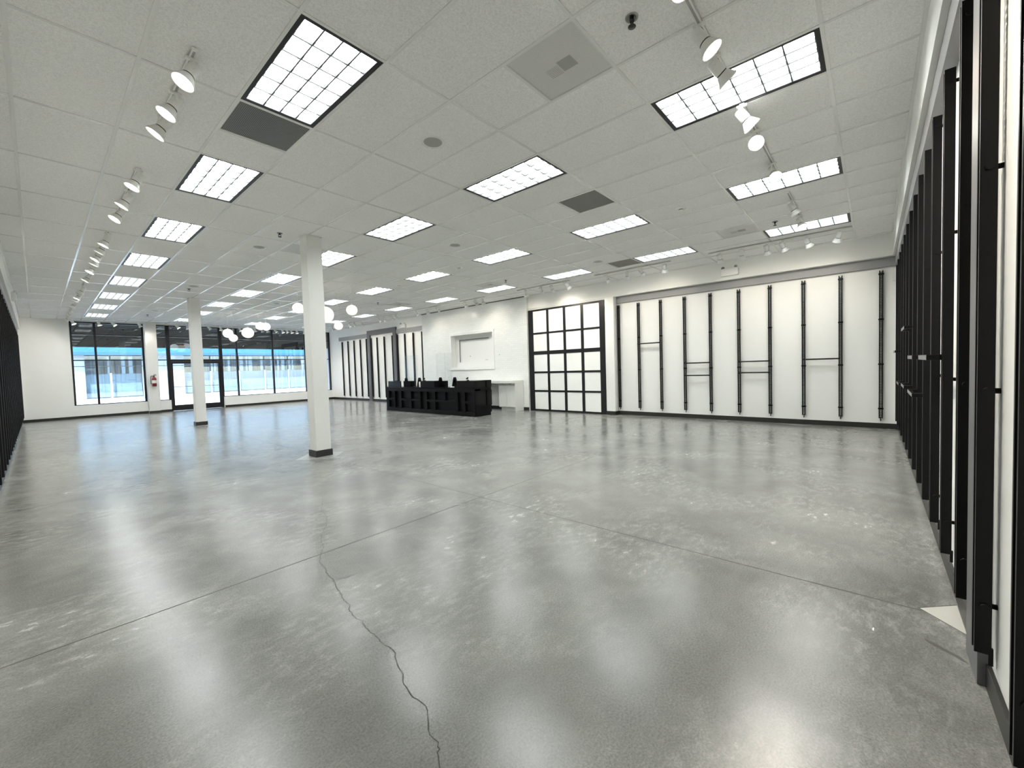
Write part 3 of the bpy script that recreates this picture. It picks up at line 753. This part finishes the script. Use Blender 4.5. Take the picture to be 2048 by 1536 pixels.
# ------------------------------------------------------------------ small wall things
def emergency(x, y, z, rz, lab):
    o = thing('emergency_light', lab, 'emergency light', (x, y, z), rz, 'emergency lights')
    MB().box(-.58, .58, -.01, .27, -.27, .27, .03).build('body', M['white_plastic'], o)
    for s in (-1, 1):
        h = MB().lathe([(.0, .06), (.10, .05), (.13, -.02), (.14, -.07), (.12, -.07)], n=18).build('lamp_head', M['white_plastic'], o, (s * .45, .2, .34))
        h.rotation_euler = (1.2, 0, s * .35)
        MB().lathe([(.0, -.06), (.12, -.065)], n=18).build('lamp_lens', M['chrome'], h)
emergency(30.3, -.86, 11.12, PI / 2, 'white twin-head emergency light above the rack bay on the right wall')
emergency(30.88, 41.6, 10.98, PI / 2, 'white twin-head emergency light above the far right racks')
emergency(XL + .32, 41.5, 11.25, -PI / 2, 'white twin-head emergency light high on the left wall')
o = thing('wall_outlet', 'white electrical outlet low on the right wall beside the paned door', 'outlet', (XR, 7.15, 1.52), PI / 2)
MB().box(-.12, .12, 0, .02, -.19, .19, .01).build('cover_plate', M['white_plastic'], o)
for z in (-.08, .08): MB().box(-.06, .06, .02, .027, z - .05, z + .05, .01).build('socket', M['bulk'], o)
o = thing('wall_sensor', 'small white box high in the corner where the two rack walls meet', 'sensor', (XR, -9.88, 9.45), PI / 2)
MB().box(-.12, .12, 0, .3, -.3, .3, .02).build('body', M['white_plastic'], o)
o = thing('wall_sensor', 'small white box high on the right side of the farther column', 'sensor', (6.59, 39.5, 11.2), -PI / 2)
MB().box(-.15, .15, 0, .14, -.16, .16, .02).build('body', M['white_plastic'], o)
# fire extinguisher on the pilaster
o = thing('fire_extinguisher', 'red fire extinguisher hanging on the white pilaster between the windows', 'fire extinguisher', (6.36, 63.36, 3.55))
MB().lathe([(0, 0), (.20, 0), (.24, .05), (.24, .98), (.20, 1.12), (.09, 1.22), (.07, 1.28), (0, 1.28)], (0, -.27, 0), 24).build('cylinder', M['red'], o)
MB().lathe([(.245, .42), (.245, .82)], (0, -.27, 0), 24).build('paper_label', M['label_white'], o)
b = MB(); b.tube((0, -.27, 1.26), (0, -.27, 1.42), .07); b.box(-.05, .26, -.30, -.24, 1.42, 1.48); b.box(-.05, .24, -.30, -.24, 1.54, 1.60, 0, Matrix.Rotation(0, 4, 'X'))
b.build('valve_handle', M['rubber'], o)
b = MB(); b.path([(-.06, -.27, 1.38), (-.26, -.27, 1.40), (-.34, -.27, 1.25), (-.34, -.27, .5), (-.32, -.27, .3)], .035); b.build('hose', M['rubber'], o)
MB().box(-.1, .1, -.06, 0, .5, 1.3).build('wall_bracket', M['rubber'], o)

# ------------------------------------------------------------------ shop windows and door
def window(name, x0, x1, mull, zrail=(7.1, 10.3), z0=1.56, z1=11.86, fw=.20):
    r = sroot(name); b = MB(); y0, y1 = YG - .18, YG + .18
    xs = [x0] + list(mull) + [x1]
    for i, x in enumerate(xs):
        a, c = (x, x + fw) if i == 0 else ((x - fw, x) if i == len(xs) - 1 else (x - fw / 2, x + fw / 2))
        b.box(a, c, y0, y1, z0, z1)
    b.box(x0, x1, y0, y1, z0, z0 + .08); b.box(x0, x1, y0, y1, z1 - .16, z1)
    for z in zrail: b.box(x0, x1, y0 + .03, y1 - .03, z - .06, z + .06)
    b.build('window_frame', M['black_frame'], r)
    zz = [z0] + list(zrail) + [z1]
    for i in range(len(xs) - 1):
        for j in range(len(zz) - 1):
            MB().box(xs[i] + .02, xs[i + 1] - .02, YG - .015, YG + .015, zz[j] + .02, zz[j + 1] - .02).build('pane', M['glass'], r)
    return r
window('window_1', -1.02, 5.75, [1.15])
window('window_2', 6.9, 8.25, [])
window('window_3', 8.25, 14.35, [], zrail=(10.3,), z0=7.1)
window('window_4', 14.35, 30.88, [16.45, 21.5, 26.6])
D = sroot('door_1')
b = MB(); y0, y1 = YG - .22, YG + .22
b.box(8.2, 8.42, y0, y1, 0, 7.1); b.box(14.2, 14.42, y0, y1, 0, 7.1); b.box(8.42, 14.2, y0, y1, 6.85, 7.1)
b.build('door_frame', M['black_frame'], D)
for x0, x1 in ((8.44, 11.29), (11.31, 14.18)):
    b = MB(); st = .26 if x0 < 9 else .26
    b.box(x0, x0 + .22, y0 + .1, y1 - .1, .04, 6.84); b.box(x1 - .22, x1, y0 + .1, y1 - .1, .04, 6.84)
    b.box(x0 + .22, x1 - .22, y0 + .1, y1 - .1, .04, .78); b.box(x0 + .22, x1 - .22, y0 + .1, y1 - .1, 6.58, 6.84)
    lf = b.build('door_leaf', M['black_frame'], D)
    MB().box(x0 + .22, x1 - .22, YG - .015, YG + .015, .78, 6.58).build('pane', M['glass'], lf)
    MB().tube((x0 + .2, YG - .22, 3.35), (x1 - .2, YG - .22, 3.35), .035, n=8).build('push_bar', M['chrome'], lf)

# ------------------------------------------------------------------ outside
struct(MB().box(-160, 260, 65.2, 420, -.9, -.3).build('ground', M['asphalt']))
CN = thing('canopy', 'dark canopy over the walkway outside the shop windows', 'canopy', (0, 65.2, 0))
MB().box(-60, 90, 0, 11.8, 12.3, 12.6).build('soffit', M['canopy'], CN)
MB().box(-60, 90, 10.8, 11.8, 9.44, 12.3).build('edge_beam', M['canopy'], CN)
o = tag(MB().box(0, 2.2, 0, 1.8, -.3, 9.4, .04).build('outside_pillar', M['pink_stucco'], None, (33.0, 71.0, 0)), 'pale pink pillar outside the far right window', 'pillar')
SB = thing('store_building', 'storefront across the paved lot with a sky-blue fascia', 'building', (0, 150, -.3))
MB().box(-70, 150, -3.0, -2.2, 12.45, 14.1).build('blue_fascia', M['blue'], SB)
MB().box(-70, 150, -3.05, -2.3, 11.66, 12.4).build('fascia_band', M['blue2'], SB)
MB().box(-70, 150, -2.2, 3, 14.1, 22).build('upper_wall', M['stucco'], SB)
MB().box(-70, 150, -2.2, 3, 11.7, 12.4).build('soffit_band', M['shop_soffit'], SB)
for x0, x1 in ((-9.5, -4.0), (-1.5, 4.75), (16.3, 25.9)):
    MB().box(x0, x1, -.4, .5, 0, 11.7).build('pilaster', M['stucco'], SB)
    MB().box(x0 - .01, x1 + .01, -.43, -.39, 8.62, 8.8).build('pilaster_joint', M['store_dark'], SB)
rr = random.Random(5)
def storefront(x0, x1, posts):
    MB().box(x0, x1, 0, .05, .1, 11.7).build('shop_glass', M['shop_glass'], SB)
    b = MB(); b.box(x0, x1, -.12, .12, 8.62, 8.8); b.box(x0, x1, -.12, .12, .0, .12)
    for x in posts: b.box(x - .16, x + .16, -.14, .14, 6.7, 11.7)
    b.build('window_bars', M['store_dark'], SB)
    for x in posts: MB().box(x - .2, x + .2, -.4, -.05, 0, 6.8).build('post', M['stucco'], SB)
    b = MB()
    x = x0 + .5
    while x < x1 - .8:
        w = rr.uniform(.5, 1.1)
        if rr.random() < .62: b.box(x, x + w, 2.0, 2.2, .2, 11.5)
        x += w + rr.uniform(.2, 1.2)
    b.build('curtains', M['curtain'], SB)
    b = MB(); x = x0 + .3
    while x < x1 - 3:
        w = rr.uniform(1.5, 4)
        if rr.random() < .6: b.box(x, x + w, 3.0, 3.2, 6.6, 8.7)
        x += w + rr.uniform(.6, 3)
    b.build('display_boards', M['tan'], SB)
    MB().box(x0, x1, 1.6, 1.64, .2, 6.6).build('lower_haze', M['haze_panel'], SB)  # added haze sheet, lightens the lower part of the shop view
storefront(4.75, 16.3, [9.7])
storefront(25.9, 90, [32.6, 40.4, 48.1, 55.8, 63.5, 71.2])
MB().box(-70, 150, 8, 8.4, 0, 12).build('shop_back_wall', M['shop_inside'], SB)
MB().box(-70, 150, .5, 8, -.2, .0).build('shop_floor', M['shop_inside'], SB)
MB().box(-70, 150, .5, 8, 11.9, 12.2).build('shop_ceiling', M['shop_inside'], SB)

# ------------------------------------------------------------------ light
sun = bpy.data.lights.new('sun', 'SUN'); sun.energy = 9.0; sun.angle = .009; sun.color = (1, .97, .92)
so = bpy.data.objects.new('sun', sun); COL.objects.link(so)
so.rotation_euler = Vector((.25, .50, -.83)).to_track_quat('-Z', 'Y').to_euler()
W = bpy.data.worlds.new('World'); SC.world = W; W.use_nodes = True
sk = W.node_tree.nodes.new('ShaderNodeTexSky'); sk.sky_type = 'NISHITA'; sk.sun_disc = False; sk.sun_elevation = math.radians(56); sk.sun_rotation = math.radians(200)
bg = W.node_tree.nodes['Background']; bg.inputs['Strength'].default_value = .42
W.node_tree.links.new(sk.outputs[0], bg.inputs['Color'])

# ------------------------------------------------------------------ camera
yaw, pitch, roll, foc = .8534, -.0388, -.0311, 829.18
fw = Vector((math.sin(yaw) * math.cos(pitch), math.cos(yaw) * math.cos(pitch), math.sin(pitch)))
r0 = Vector((math.cos(yaw), -math.sin(yaw), 0)); u0 = r0.cross(fw)
rt = math.cos(roll) * r0 + math.sin(roll) * u0; upv = -math.sin(roll) * r0 + math.cos(roll) * u0
cam = bpy.data.cameras.new('camera'); cam.sensor_fit = 'HORIZONTAL'; cam.sensor_width = 36; cam.lens = foc / 2048 * 36; cam.clip_start = .02; cam.clip_end = 500
co = bpy.data.objects.new('camera', cam); COL.objects.link(co)
mw = Matrix((rt, upv, -fw)).transposed().to_4x4(); mw.translation = Vector((-3.938, -8.892, 4.53)) * F
co.matrix_world = mw; SC.camera = co

# ------------------------------------------------------------------ view
vs = SC.view_settings; vs.view_transform = 'Standard'; vs.look = 'None'; vs.exposure = 0.80; vs.gamma = 1.0; vs.use_curve_mapping = False
cy = SC.cycles
cy.max_bounces = 14; cy.diffuse_bounces = 7; cy.glossy_bounces = 5; cy.transparent_max_bounces = 16; cy.transmission_bounces = 6
cy.caustics_reflective = False; cy.caustics_refractive = False; cy.sample_clamp_indirect = 6.0
